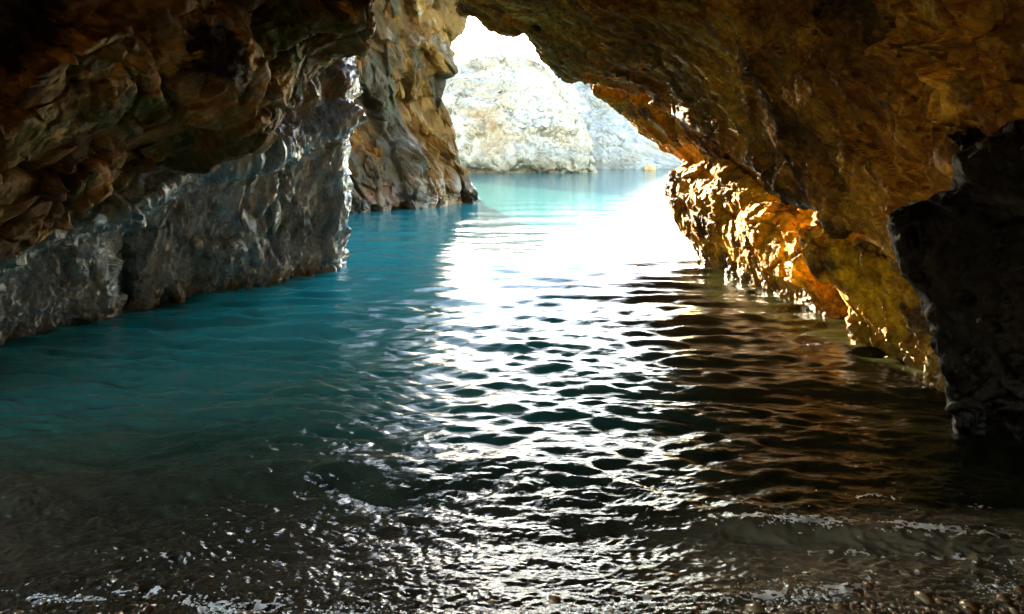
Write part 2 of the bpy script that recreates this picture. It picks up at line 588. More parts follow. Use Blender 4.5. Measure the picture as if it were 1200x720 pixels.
A = Sheet(net, 0.56, dispA)
o = A.build('cave_overhang', M['overhang'])
tag(o, 'dark brown overhanging cave rock above the wet grey wall, covering the upper left', 'rock')
chips(o, A, M['overhang'], 'rock_slab', A.spots(46, (0, 0, 430, 280), 34, np.random.RandomState(4)), 0.20, bedA, 31, sink=0.55, squash=(1, 0.6, 0.42))

chips(o, A, M['overhang'], 'rock_knob', A.spots(14, (120, 20, 430, 250), 40, np.random.RandomState(14)), 0.12, bedA, 51, sink=0.6, squash=(1, 0.8, 0.6), rough=0.2)

# ================================================================== B  wet grey wall at the water on the left
net = [[at(*q) for q in c] for c in (
    [(-330, 300, 4.6), (-330, 320, 4.4), (-330, 345, 4.2), (-330, 365, 4.1), (-330, 390, 4.2), (-330, 430, 4.2), (-330, 490, 4.3), (-330, 548, 4.35), (-330, 620, 4.35)],
    [(-120, 275, 6.0), (-120, 292, 5.8), (-120, 310, 5.6), (-120, 325, 5.5), (-120, 340, 5.6), (-120, 375, 5.7), (-120, 415, 5.8), (-120, 455, 5.82), (-120, 500, 5.82)],
    [(0, 245, 7.3), (0, 260, 7.0), (0, 276, 6.8), (0, 292, 6.65), (0, 306, 6.75), (0, 336, 6.9), (0, 370, 7.0), (0, 404, 7.14), (0, 440, 7.1)],
    [(60, 225, 7.9), (60, 240, 7.5), (60, 256, 7.2), (60, 270, 7.1), (62, 286, 7.3), (62, 318, 7.5), (62, 355, 7.6), (62, 386, 7.77), (62, 420, 7.7)],
    [(112, 205, 8.5), (112, 222, 8.0), (112, 240, 7.7), (114, 256, 7.55), (116, 272, 7.8), (118, 305, 8.1), (116, 340, 8.3), (114, 370, 8.42), (114, 400, 8.4)],
    [(142, 195, 8.8), (142, 212, 8.4), (142, 230, 8.0), (142, 248, 7.85), (142, 266, 8.3), (142, 300, 8.75), (142, 335, 9.1), (142, 358, 8.99), (142, 390, 8.9)],
    [(172, 175, 9.1), (172, 195, 8.7), (174, 215, 8.3), (176, 232, 8.2), (176, 250, 8.5), (176, 290, 8.7), (174, 325, 8.8), (172, 359, 8.94), (172, 390, 8.9)],
    [(230, 150, 9.8), (230, 172, 9.4), (230, 188, 9.0), (230, 200, 8.9), (230, 214, 9.2), (230, 255, 9.3), (230, 305, 9.5), (230, 345, 9.7), (230, 380, 9.7)],
    [(290, 125, 10.4), (290, 150, 10.1), (290, 172, 9.7), (290, 186, 9.6), (290, 198, 9.9), (290, 240, 9.9), (288, 295, 10.1), (286, 336, 10.26), (286, 370, 10.2)],
    [(345, 85, 11.2), (348, 112, 11.2), (350, 140, 11.0), (350, 165, 10.7), (348, 182, 10.85), (345, 230, 10.9), (340, 285, 10.9), (336, 327, 10.88), (336, 355, 10.8)],
    [(378, 68, 12.0), (382, 95, 11.95), (384, 125, 11.9), (384, 152, 11.45), (382, 170, 11.5), (380, 220, 11.4), (376, 275, 11.4), (372, 320, 11.43), (372, 345, 11.4)],
    [(402, 55, 12.6), (406, 85, 12.5), (409, 112, 12.4), (407, 138, 12.1), (403, 160, 12.0), (403, 205, 11.95), (400, 262, 11.95), (394, 314, 11.94), (393, 345, 11.9)],
    [(396, 50, 13.6), (398, 85, 13.6), (400, 115, 13.6), (398, 140, 13.6), (394, 165, 13.5), (393, 208, 13.5), (390, 255, 13.5), (382, 300, 13.4), (380, 325, 13.3)],
    [(330, 40, 16), (330, 80, 16), (330, 115, 16), (330, 145, 16), (330, 165, 16), (330, 205, 16), (330, 240, 16), (330, 275, 16), (330, 300, 16)],
    [(300, -60, 22), (300, 30, 22), (300, 80, 22), (300, 120, 22), (300, 150, 22), (300, 190, 22), (300, 215, 22), (300, 240, 22), (300, 270, 22)])]
for c in net[:-1]:  # the ridge juts out, the band under it is hollow
    out = np.array((0.55, -0.8, 0.0))
    c[3] = c[3] + out * 0.16
    c[2] = c[2] - out * 0.06
    c[4] = c[4] - out * 0.14
    c[5] = c[5] - out * 0.08
for c in net:       # the wall leans on up behind the overhang and meets the roof
    c.insert(0, c[0] + np.array((0.5, -0.3, 2.2)))
    c.insert(0, c[0] + np.array((1.6, -1.2, 2.6)))


def dispB(p, q):
    pz = stretch(p, (0.12, 0.1, 1.0), 1.9)
    f2, c2 = facet(pz * 4.2, 14, 0.9)
    f3, c3 = facet(stretch(p, (0.1, 0, 1), 1.6) * 11.0, 15, 0.9)
    f1, c1 = facet(pz * 1.3 + 0.12 * fbm(p * 2, 2, 6)[:, None], 13, 0.8)
    low = np.clip((1.6 - p[:, 2]) / 1.6, 0, 1)
    rid = fbm(stretch(p, (0.12, 0.1, 1.0), 2.6) * 3.6, 3, 41, ridged=True)
    nod = fbm(stretch(p, (0.1, 0, 1), 1.7) * 9.0, 3, 51, ridged=True)
    d = 0.16 * fbm(p * 0.7, 3, 2) + 0.20 * f1 + 0.085 * f2 + (0.022 + 0.016 * low) * f3 + 0.10 * rid + (0.018 + 0.045 * low) * nod + 0.02 * fbm(p * 9, 3, 8)
    return d, 0.5 * c1 + 0.5 * c2


B = Sheet(net, 0.62, dispB)
o = B.build('cave_wall', M['wall'])
tag(o, 'wet grey fluted rock wall rising from the turquoise water under the brown overhang', 'rock')
chips(o, B, M['wall'], 'rock_knob', B.spots(22, (0, 235, 395, 340), 42, np.random.RandomState(5)), 0.17, (0.05, 0.1, 1), 32, sink=0.6, squash=(1, 0.5, 0.4), rough=0.12)

chips(o, B, M['wall'], 'rock_slab', B.spots(14, (60, 235, 395, 330), 34, np.random.RandomState(15)), 0.2, (0.3, 0.3, 0.9), 52, sink=0.7, squash=(1, 0.6, 0.3), rough=0.15)

# ================================================================== C  ochre buttress beyond the wall
rows = [-160, -110, -60, 0, 30, 60, 90, 118, 150, 190, 222]
silh = [470, 510, 526, 538, 542, 524, 522, 520, 536, 549, 559]
net = []
for u0, dY, wl in ((250, -1.5, 252), (345, -1.0, 252), (400, 0, 250), (445, 0.6, 247.5), (490, 1.6, 245), (525, 3.0, 241.5)):
    Y0 = CAM_H * FPX / (wl - HV)
    col = []
    for k, v in enumerate(rows):
        f = (u0 - 400) / 125.0
        uu = u0 + max(f, 0) * (silh[k] - 553) * (1.0 if v >= -60 else 0.8)
        lean = {-160: 1.0, -110: 0.0, -60: -0.2}.get(v, 0) + (0.9 if v in (118, 150) else 0.0)
        col.append(at(uu, v, Y0 + lean + (0.5 if v < 100 else 0)))
    col.append(at(u0, wl, Y0))
    col.append(at(u0, wl + 20, Y0))
    net.append(col)
col = [at(s, v, 27.5 + {-160: 1.0, -110: 0.0, -60: -0.2}.get(v, 0)) for s, v in zip(silh, rows)] + [at(566, 237.5, 27.9), at(567, 255, 27.9)]
net.append(col)
net.append([p * np.array((1.0, 1, 1)) + np.array((-1.6, 2.2, 0.0)) for p in col])
net.append([p + np.array((-7.0, 4.0, 0.0)) for p in col])
bedC = (0.55, 0.1, -0.85)


def dispC(p, q):
    f1, c1, e1 = facet(stretch(p, bedC, 3.4) * 0.55 + 0.05 * fbm(p * 0.5, 2, 4)[:, None], 23, 0.9, edges='all')
    f2, c2 = facet(stretch(p, bedC, 2.0) * 1.6, 24, 0.9)
    d = 0.45 * fbm(p * 0.25, 3, 3) + 0.45 * f1 - 0.28 * crack(e1, 0.05, p * 0.5, 405) + 0.16 * f2 + 0.045 * facet(stretch(p, bedC, 1.6) * 4.0, 25, 0.9)[0] + 0.08 * fbm(p * 2.5, 4, 31)
    return d, 0.6 * c1 + 0.4 * c2


C_ = Sheet(net, 0.72, dispC)
o = C_.build('rock_buttress', M['buttress'])
tag(o, 'ochre rock buttress with diagonal dark seams standing left of the bright opening', 'rock')
chips(o, C_, M['buttress'], 'rock_slab', C_.spots(14, (415, 5, 545, 235), 28, np.random.RandomState(6)), 0.30, bedC, 33, sink=0.6)

chips(o, C_, M['buttress'], 'rock_knob', C_.spots(10, (415, 120, 545, 240), 26, np.random.RandomState(16)), 0.2, bedC, 53, sink=0.6, squash=(1, 0.8, 0.6), rough=0.2)

# ================================================================== D  sloping roof on the right, runs on over and behind the camera
lip = [(532, -180, 11), (536, -95, 12.5), (540, -22, 14), (541, 12, 14), (551, 13, 14), (564, 17, 14), (585, 33, 14), (603, 36, 14), (617, 29, 14), (640, 68, 14), (666, 97, 14), (697, 104, 13.8),
       (745, 112, 12.8), (790, 128, 11.4), (830, 163, 10.0), (900, 210, 8.5), (960, 248, 7.4), (1010, 278, 6.6), (1060, 305, 6.0), (1130, 320, 5.3), (1230, 330, 4.6), (1400, 350, 3.6)]
top = [(535, -280, 9), (540, -165, 10.3), (545, -75, 11.4), (550, -35, 11.4), (570, -30, 11.2), (595, -28, 10.9), (630, -28, 10.5), (660, -28, 10.1), (690, -28, 9.7), (730, -28, 9.2), (775, -28, 8.7), (820, -28, 8.2),
       (870, -28, 7.6), (925, -28, 7.0), (985, -28, 6.3), (1045, -30, 5.7), (1105, -30, 5.1), (1170, -30, 4.6), (1250, -30, 4.1), (1340, 40, 3.6), (1420, 120, 3.2), (1560, 220, 2.7)]
net = []
for k, (e, t) in enumerate(zip(lip, top)):
    e, t = at(*e), at(*t)
    s = k / (len(lip) - 1)
    ox = -3.2 + 8.6 * s
    fo = 1.0 if k < 11 else 0.3
    col = [e + np.array((0.8, 5.0 * fo, 6.0 * fo + 1)), e + np.array((0.5, 2.6 * fo, 2.6 * fo)), e + np.array((0.22, 0.8 * fo, 0.55)), e]
    for f, bl in ((0.22, 0.12), (0.48, 0.22), (0.75, 0.16)):
        p = lerp(e, t, f)
        col.append(p + np.array((-0.15, -0.25, -0.25)) * bl * 2)
    col += [t, np.array((ox, 0.8, 3.6 - 1.0 * s)), np.array((ox * 0.95, -3.0, 3.2 - 0.8 * s)), np.array((ox * 0.8, -5.2, -0.8))]
    net.append(col)
bedD = (0.75, -0.45, -0.5)


def dispD(p, q):
    wp = p + 0.09 * fbm(p * 1.3, 2, 5)[:, None]
    f1, c1, e1 = facet(stretch(wp, bedD, 2.6) * 1.35, 33, 0.85, edges='all')
    f2, c2, e2 = facet(stretch(wp, bedD, 2.0) * 4.2, 34, 0.85, edges='all')
    f3, c3 = facet(stretch(p, bedD, 1.7) * 10.0, 35, 0.85)
    near = np.clip((q[:, 0] - 760) / 200, 0.75, 1)
    d = 0.22 * fbm(p * 0.55, 3, 11) + near * (0.13 * f1 + 0.06 * f2 - 0.12 * crack(e1, 0.05, p, 403) - 0.045 * crack(e2, 0.07, p, 404)) + 0.022 * f3 + 0.018 * fbm(p * 3.5, 4, 22)
    return d, 0.4 * c1 + 0.35 * c2 + 0.25 * c3


D = Sheet(net, 0.56, dispD)
wn = fbm((D.V * 2.5).astype(np.float32), 3, 77)
D.wet = np.clip(1.3 * np.exp(-((D.tv - 3.0 - 0.10) / 0.16) ** 2) + wn * 0.7 - 0.25, 0, 1)
o = D.build('cave_roof', M['roof'])
tag(o, 'orange brown fractured cave roof sloping from the bright opening down to the right', 'rock')
chips(o, D, M['roof'], 'rock_slab', D.spots(70, (760, 0, 1200, 230), 30, np.random.RandomState(7)), 0.17, bedD, 34, sink=0.6, squash=(1, 0.45, 0.35))

chips(o, D, M['roof'], 'rock_chunk', D.spots(60, (900, 40, 1140, 240), 17, np.random.RandomState(17)), 0.085, bedD, 54, sink=0.5, squash=(1, 0.7, 0.55), rough=0.1)

# ================================================================== E  wet amber ledge along the water on the right
net = [[at(*q) for q in c] for c in (
    [(800, 80, 20), (830, 120, 20), (850, 165, 20), (860, 180, 20), (860, 196, 20), (860, 212, 20), (860, 232, 20), (860, 246, 20), (862, 258, 20), (862, 275, 20)],
    [(720, 88, 17), (752, 122, 16.8), (798, 168, 16.4), (815, 186, 16), (803, 203, 15.6), (802, 224, 15.4), (815, 255, 15), (828, 276, 14.6), (834, 288, 14.6), (836, 300, 14.6)],
    [(690, 92, 15), (724, 127, 15), (776, 174, 14.7), (801, 191, 14.3), (784, 206, 14), (781, 224, 13.8), (795, 262, 13.2), (812, 290, 12.8), (820, 309, 12.4), (822, 330, 12.4)],
    [(760, 100, 13.6), (775, 128, 13.4), (803, 165, 13.2), (826, 186, 12.8), (818, 203, 12.6), (813, 225, 12.4), (822, 262, 12), (838, 290, 11.7), (846, 318, 11.6), (846, 340, 11.5)],
    [(800, 122, 12.6), (815, 148, 12.5), (832, 175, 12.4), (846, 192, 12.0), (850, 208, 11.6), (850, 230, 11.2), (856, 265, 10.9), (868, 300, 10.6), (880, 333, 10.46), (882, 355, 10.4)],
    [(850, 160, 12.0), (865, 182, 11.8), (878, 200, 11.6), (890, 215, 11.0), (898, 232, 10.4), (900, 255, 9.9), (903, 285, 9.6), (912, 320, 9.4), (920, 350, 9.4), (922, 375, 9.4)],
    [(900, 195, 10.8), (915, 215, 10.5), (925, 233, 10.2), (932, 250, 9.7), (935, 265, 9.3), (937, 285, 9.0), (941, 310, 8.8), (948, 340, 8.7), (954, 367, 8.55), (956, 390, 8.5)],
    [(945, 225, 9.7), (955, 242, 9.5), (962, 255, 9.2), (968, 268, 9.1), (974, 282, 9.0), (980, 300, 9.0), (983, 322, 8.8), (984, 348, 8.6), (985, 374, 8.25), (986, 400, 8.2)],
    [(960, 238, 9.0), (962, 248, 8.6), (952, 257, 8.2), (938, 270, 7.9), (946, 287, 7.75), (962, 305, 7.65), (980, 335, 7.5), (992, 370, 7.4), (1000, 400, 7.27), (1002, 430, 7.2)],
    [(1000, 260, 8.0), (1002, 266, 7.6), (1002, 274, 7.3), (1000, 286, 7.1), (1006, 302, 7.0), (1016, 325, 6.95), (1022, 355, 6.9), (1030, 385, 6.85), (1040, 415, 6.8), (1042, 440, 6.7)],
    [(1040, 283, 7.0), (1045, 290, 6.8), (1048, 298, 6.6), (1050, 310, 6.45), (1058, 325, 6.4), (1062, 345, 6.35), (1068, 375, 6.3), (1073, 400, 6.27), (1080, 436, 6.25), (1082, 460, 6.2)],
    [(1090, 288, 6.4), (1092, 298, 6.2), (1094, 310, 6.0), (1096, 325, 5.9), (1098, 345, 5.85), (1101, 370, 5.8), (1104, 395, 5.75), (1108, 425, 5.72), (1112, 462, 5.67), (1115, 490, 5.6)],
    [(1190, 290, 5.9), (1190, 300, 5.8), (1190, 315, 5.7), (1190, 330, 5.6), (1190, 350, 5.5), (1190, 380, 5.4), (1190, 410, 5.35), (1190, 440, 5.3), (1190, 480, 5.3), (1190, 510, 5.3)])]


for c in net:       # behind the roof's lip the ledge runs on up to the roof
    c.insert(0, c[0] + np.array((0.5, 0.5, 3.6)))


def dispE(p, q):
    pz = stretch(p, (0.75, -0.45, -0.5), 1.5)
    f1, c1, e1 = facet(pz * 2.0 + 0.06 * fbm(p * 2, 2, 6)[:, None], 43, 0.8, edges='all')
    nod = fbm(stretch(p, (-0.3, 0, 1), 2.2) * 6.5, 3, 52, ridged=True)
    lump = fbm(p * 5.5, 3, 71)
    f2, c2 = facet(pz * 6.0, 44, 0.9)
    f3, c3 = facet(p * 15.0, 45, 0.9)
    d = 0.08 * fbm(p * 0.9, 3, 12) + 0.10 * f1 - 0.06 * crack(e1, 0.06, p * 2, 406) + 0.04 * f2 + 0.012 * f3 + 0.006 * nod + 0.012 * lump + 0.03 * fbm(p * 2.0, 2, 72)
    return d, 0.5 * c1 + 0.5 * c2


E = Sheet(net[:8] + [[p + np.array((1.1, 0.3, 0.0)) for p in net[7]]], 0.8, dispE)
o = E.build('rock_ledge', M['ledge'])
tag(o, 'wet amber rock ledge along the water just below the far end of the sloping roof', 'rock')
chips(o, E, M['ledge'], 'boulder', E.spots(10, (800, 205, 940, 300), 26, np.random.RandomState(9), 0.06), 0.11, (0.7, -0.5, -0.4), 45, sink=0.75, squash=(1, 0.8, 0.55), rough=0.3, planes=10)
chips(o, E, M['ledge'], 'rock_spur', E.spots(12, (800, 240, 960, 350), 24, np.random.RandomState(19), 0.06), 0.15, (-0.3, 0, 1), 46, sink=0.7, squash=(1, 0.4, 0.45), rough=0.25)
E2 = Sheet([[p + np.array((1.1, 0.3, 0.0)) for p in net[7]]] + net[8:], 0.8, lambda p, q: (dispE(p, q)[0] + 0.05 * facet(p * 4.0, 47, 0.9)[0] + 0.05 * fbm(p * 4.5, 3, 72), dispE(p, q)[1]))
o = E2.build('rock_outcrop', M['ledge'])
tag(o, 'knobbly orange rock outcrop with glinting wet foot between the amber ledge and the black rock', 'rock')
chips(o, E2, M['ledge'], 'rock_spur', E2.spots(8, (970, 320, 1100, 460), 24, np.random.RandomState(20), 0.06), 0.12, (-0.3, 0, 1), 47, sink=0.7, squash=(1, 0.4, 0.45), rough=0.25)
E = E2
chips(o, E, M['ledge'], 'boulder', E.spots(13, (945, 262, 1060, 340), 22, np.random.RandomState(8), 0.06),
      0.21, (0.7, -0.5, -0.4), 35, sink=0.4, squash=(1, 0.8, 0.6), rough=0.22, planes=7, keep=(0.7, 1.0))

# ================================================================== F  black rock in the right foreground
sil = [(1117, 150, 5.4), (1117, 182, 4.38), (1120, 226, 4.35), (1066, 240, 4.75), (1049, 262, 5.2), (1057, 305, 5.15), (1078, 355, 5.1), (1097, 410, 5.0), (1108, 460, 4.95), (1122, 509, 4.86), (1126, 545, 4.8)]
b1 = [(1150, 120, 6.4), (1140, 172, 5.0), (1145, 226, 5.0), (1105, 245, 5.5), (1100, 266, 6.0), (1105, 305, 5.9), (1118, 355, 5.8), (1128, 410, 5.7), (1132, 455, 5.65), (1140, 490, 5.6), (1142, 520, 5.6)]
f1_ = [(1138, 145, 5.2), (1136, 178, 4.12), (1142, 220, 4.15), (1104, 238, 4.5), (1092, 262, 4.85), (1096, 305, 4.8), (1110, 355, 4.78), (1122, 410, 4.76), (1134, 460, 4.76), (1150, 514, 4.79), (1152, 548, 4.75)]
f2_ = [(1185, 130, 4.9), (1185, 168, 3.83), (1185, 215, 3.9), (1170, 240, 4.15), (1165, 265, 4.45), (1168, 305, 4.42), (1172, 355, 4.4), (1178, 410, 4.42), (1182, 460, 4.5), (1190, 525, 4.64), (1192, 560, 4.6)]
f3_ = [(1280, 125, 4.3), (1280, 165, 3.4), (1280, 210, 3.5), (1280, 240, 3.7), (1280, 265, 3.95), (1280, 305, 3.95), (1280, 355, 3.95), (1280, 410, 4.0), (1280, 470, 4.1), (1280, 560, 4.2), (1280, 600, 4.2)]
f4_ = [(1480, 60, 3.2), (1480, 130, 3.1), (1480, 200, 3.0), (1480, 240, 3.0), (1480, 265, 3.0), (1480, 305, 3.0), (1480, 360, 3.0), (1480, 430, 3.0), (1480, 520, 3.05), (1480, 650, 3.1), (1480, 780, 3.1)]
b0 = [(1300, 120, 8)] + [(1250, v, 7.5) for v in (172, 226, 245, 266, 305, 340, 380, 420, 450, 480)]
net = [[at(*q) for q in c] for c in (b0, b1, sil, f1_, f2_, f3_, f4_)]
net.append([np.array((4.2, 0.2, z)) for z in np.linspace(2.6, -0.4, 11)])
net.append([np.array((4.4, -5.5, z)) for z in np.linspace(2.6, -0.4, 11)])


def dispF(p, q):
    f1, c1, e1 = facet(p * 1.8 + 0.12 * fbm(p * 2, 2, 6)[:, None], 63, 0.7, edges='all')
    f2, c2 = facet(p * 6.0, 64, 0.7)
    d = 0.08 * fbm(p * 0.9, 3, 13) + 0.09 * f1 + 0.04 * f2 + 0.03 * fbm(p * 7, 4, 19)
    return d, 0.6 * c1 + 0.4 * c2


F_ = Sheet(net, 0.45, dispF)
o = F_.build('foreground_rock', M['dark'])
tag(o, 'black shadowed rock at the water edge filling the right foreground', 'rock')
chips(o, F_, M['dark'], 'rock_slab', F_.spots(18, (1150, 260, 1200, 500), 34, np.random.RandomState(10)), 0.16, (0.2, -0.2, 1), 36, sink=0.6)

chips(o, F_, M['dark'], 'rock_knob', F_.spots(8, (1140, 270, 1200, 500), 40, np.random.RandomState(24)), 0.10, (0.2, -0.2, 1), 50, sink=0.6, squash=(1, 0.8, 0.6), rough=0.2)

# ================================================================== G, H  pale headlands beyond the opening
cols_ = [(380, 20, 60), (450, 10, 66), (505, -2, 69.5), (545, -6, 69.5), (590, -6, 69.5), (635, -4, 69.8), (668, 0, 70.2), (688, 0, 70.8)]
peak = [188, 160, 94, 72, 66, 80, 104, 140]
net = []
for (u, _, Y), pk in zip(cols_, peak):
    h = 203 - pk
    wl = HV + CAM_H * FPX / Y
    uu = lambda f: u + (u - 590) * -0.10 * f
    net.append([at(u, wl + 12, Y), at(u, wl, Y), at(u, wl - 6, Y - 0.9), at(u, wl - 18, Y - 1.0), at(uu(.2), 203 - 0.30 * h, Y + 0.6), at(uu(.4), 203 - 0.5 * h, Y + 2.2), at(uu(.6), 203 - 0.72 * h, Y + 5.0),
                at(uu(.8), 203 - 0.9 * h, Y + 9.5), at(uu(1), pk, Y + 15), at(uu(1), pk + 18, Y + 27), at(uu(1), 190, Y + 40)])
last = [p + np.array((0.6, 1.5 + 0.2 * k, -0.25 * k)) for k, p in enumerate(net[-1])]
net.append(last)
net.append([p + np.array((-1.0, 14, -0.3)) for p in last])


def dispG(p, q):
    f1, c1 = facet(p * np.array((0.16, 0.16, 0.2), np.float32) + 0.12 * fbm(p * 0.2, 2, 6)[:, None], 73, 0.9)
    f2, c2 = facet(stretch(p, (0.8, 0, -0.5), 1.6) * 0.55 + 0.2 * fbm(p * 0.4, 2, 61)[:, None], 74, 0.9)
    d = 1.3 * fbm(p * 0.09, 3, 14) + 1.1 * f1 + 0.5 * f2 + 0.16 * facet(p * 1.4, 75, 0.9)[0] + 0.25 * fbm(p * 0.8, 4, 20)
    return d, 0.6 * c1 + 0.4 * c2


G = Sheet(net, 0.9, dispG)
o = G.build('headland', M['headland'])
tag(o, 'pale cream limestone headland with brown cracks across the water, centre of the opening', 'cliff')
chips(o, G, M['headland'], 'rock_slab', G.spots(26, (530, 70, 685, 190), 14, np.random.RandomState(12)), 0.16, (0.7, 0, -0.7), 37, sink=0.7)
chips(o, G, M['headland'], 'rock_knob', G.spots(10, (535, 120, 690, 196), 18, np.random.RandomState(22)), 0.12, (0.7, 0, -0.7), 49, sink=0.6, squash=(1, 0.8, 0.6), rough=0.2)
net = []
for u, Y, pk in ((610, 92, 85), (650, 91, 88), (690, 90, 98), (715, 89, 103), (735, 88, 118), (760, 87, 146), (785, 86, 172), (810, 85, 188), (860, 84, 193), (930, 84, 195)):
    wl = HV + CAM_H * FPX / Y
    h = wl - pk
    net.append([at(u, wl + 10, Y), at(u, wl, Y), at(u, wl - 0.10 * h, Y + 0.8), at(u, wl - 0.25 * h, Y + 1.6), at(u, wl - 0.5 * h, Y + 4), at(u, wl - 0.75 * h, Y + 7), at(u, pk, Y + 13), at(u, pk + 14, Y + 24), at(u, 192, Y + 40)])


def dispH(p, q):
    f1, c1 = facet(p * 0.2 + 0.1 * fbm(p * 0.2, 2, 6)[:, None], 83, 0.8)
    f2, c2 = facet(stretch(p, (1, 0, -0.6), 2.4) * 0.6, 84, 0.8)
    k = np.clip((p[:, 2]) / 5.0, 0.12, 1)
    d = k * (0.9 * fbm(p * 0.1, 3, 15) + 0.9 * f1 + 0.5 * f2 + 0.25 * fbm(p * 0.9, 4, 25))
    return d, 0.6 * c1 + 0.4 * c2


H = Sheet(net, 0.9, dispH)
o = H.build('headland', M['headland2'])
tag(o, 'lower grey white cliff sloping down to the right behind the cream headland', 'cliff')
chips(o, H, M['headland2'], 'rock_slab', H.spots(16, (700, 110, 790, 196), 13, np.random.RandomState(13)), 0.14, (0.8, 0, -0.5), 38, sink=0.7)
chips(o, H, M['headland2'], 'rock_knob', H.spots(8, (700, 150, 790, 197), 14, np.random.RandomState(23)), 0.10, (0.8, 0, -0.5), 48, sink=0.6, squash=(1, 0.8, 0.6), rough=0.2)
me = chip_mesh('shore_boulder', 77, 8, (1.25, 0.9, 0.85), 3, 0.14, (0.7, 1.0))
me.materials.append(rock_mat('orange_boulder_rock', [(0.3, (0.34, 0.17, 0.06)), (0.7, (0.50, 0.30, 0.13))], scale=0.9, bump=0.08, bump_scale=2.5, spec=0.2))
o = link('shore_boulder', me, None)
o.location = at(761, 199, 82)
o.location.z = 0.2
o.scale = (0.62, 0.62, 0.62)
tag(o, 'small rounded orange boulder at the far waterline below the grey cliff', 'boulder')


# ================================================================== the ground under everything, and the water
def shore(x):
    """distance from the camera at which the water meets the beach"""
    return 2.84 + 0.03 * np.sin(x * 2.3 + 0.4) + 0.07 * np.clip((-x - 0.9) / 0.8, 0, 1) + 0.20 * np.clip((x - 0.7) / 1.1, 0, 1)


def bed(x, y):
    s = y - shore(x)
    z = np.where(s < 0, 0.05 - 0.17 * s, 0.05 - 0.15 * s)
    z = np.where(s > 3, -0.40 - 0.30 * (s - 3), z)
    return np.maximum(z, -6.0)


us = np.linspace(-500, 1700, 170)
ys = np.concatenate((np.linspace(-6, 1.9, 20), np.geomspace(2.0, 5.5, 130), np.geomspace(5.7, 4500, 60)))
yy, uu = np.meshgrid(ys, us, indexing='ij')
xx = (uu - CU) / FPX * np.maximum(yy, 4.0)
P = np.stack((xx, yy, bed(xx, yy)), -1).reshape(-1, 3)
P[:, 2] += 0.02 * fbm((P * 1.6).astype(np.float32), 3, 91) * np.clip(3 - np.abs(P[:, 1] - 3), 0, 1)
a, b = yy.shape
idx = np.arange(a * b).reshape(a, b)
QF = np.stack((idx[:-1, :-1], idx[:-1, 1:], idx[1:, 1:], idx[1:, :-1]), -1).reshape(-1, 4)
m, nt = new_mat('wet_pebble_bed')
g = NT(nt)
geo = g.n('ShaderNodeNewGeometry')
vo = g.n('ShaderNodeTexVoronoi', i_Scale=38.0)
g.l(geo.outputs['Position'], vo.inputs['Vector'])
bw = g.n('ShaderNodeSeparateColor')
g.l(vo.outputs['Color'], bw.inputs[0])
c = g.ramp(bw.outputs[0], [(0.0, (0.035, 0.022, 0.012)), (0.5, (0.10, 0.062, 0.032)), (1.0, (0.22, 0.15, 0.085))])
b = g.n('ShaderNodeBsdfPrincipled', i_Roughness=0.35)
g.l(c, b.inputs['Base Color'])
bp = g.n('ShaderNodeBump', i_Strength=0.8, i_Distance=0.01)
g.l(g.math('SUBTRACT', 1.0, vo.outputs['Distance']), bp.inputs['Height'])
g.l(bp.outputs[0], b.inputs['Normal'])
o_ = g.n('ShaderNodeOutputMaterial')
g.l(b.outputs[0], o_.inputs['Surface'])
tag(link('beach', mesh_from('beach', P, QF), m), kind='structure')

# water: rows from the beach to the horizon
vs = np.concatenate((np.linspace(760, 240, 500), np.linspace(239, 196, 60), np.array((194, 192, 190, 188, 186, 184, 183, 182, 181.4, 181, 180.5, 180.35))))
ys = CAM_H * FPX / (vs - HV)
us = np.concatenate((np.linspace(-600, -20, 50), np.linspace(-15, 1215, 560), np.linspace(1222, 1800, 45)))
yy, uu = np.meshgrid(ys, us, indexing='ij')
xx = (uu - CU) / FPX * yy
X, Y = xx.ravel(), yy.ravel()
spac = np.abs(np.gradient(ys))[:, None].repeat(len(us), 1).ravel()
rw = np.random.RandomState(21)
P3 = np.stack((X, Y, np.zeros_like(X)), -1).astype(np.float32)
warp = fbm(P3 * 0.7, 2, 101)
warp2 = fbm(P3 * 0.33 + 50, 2, 103)
Z = np.zeros_like(X)
dist = Y - shore(X)
for lam in (2.6, 1.9, 1.35, 1.0, 0.74, 0.56, 0.42, 0.31, 0.23, 0.17, 0.125):
    for rep in range(3):
        L = lam * rw.uniform(0.85, 1.18)
        th = rw.normal(0, 0.22 if lam > 0.5 else 0.38)
        k = 2 * math.pi / L
        ph = k * (X * math.sin(th) + Y * math.cos(th)) + 2.2 * warp * (0.8 + 0.5 / L) + rw.uniform(0, 6.28) + 2.0 * warp2
        slope = 0.014 if lam > 1.2 else (0.034 if lam > 0.6 else (0.08 if lam > 0.3 else 0.11))
        fade = np.clip((L / np.maximum(spac, 1e-4) - 3.0) / 4.0, 0, 1)
        amp = slope / k * fade * (1 + 0.9 * np.clip((Y - 6) / 6, 0, 1) * (0.35 < lam < 1.4))
        env = 0.65 + 0.7 * np.sin(0.5 * X * math.cos(th * 2) * 3 / L + rw.uniform(0, 6) + 3 * warp2) * 0.5
        s = np.sin(ph)
        Z += amp * env * (s + 0.25 * np.cos(2 * ph))
calm = np.clip(dist / 1.2, 0.25, 1.0)
Z *= calm
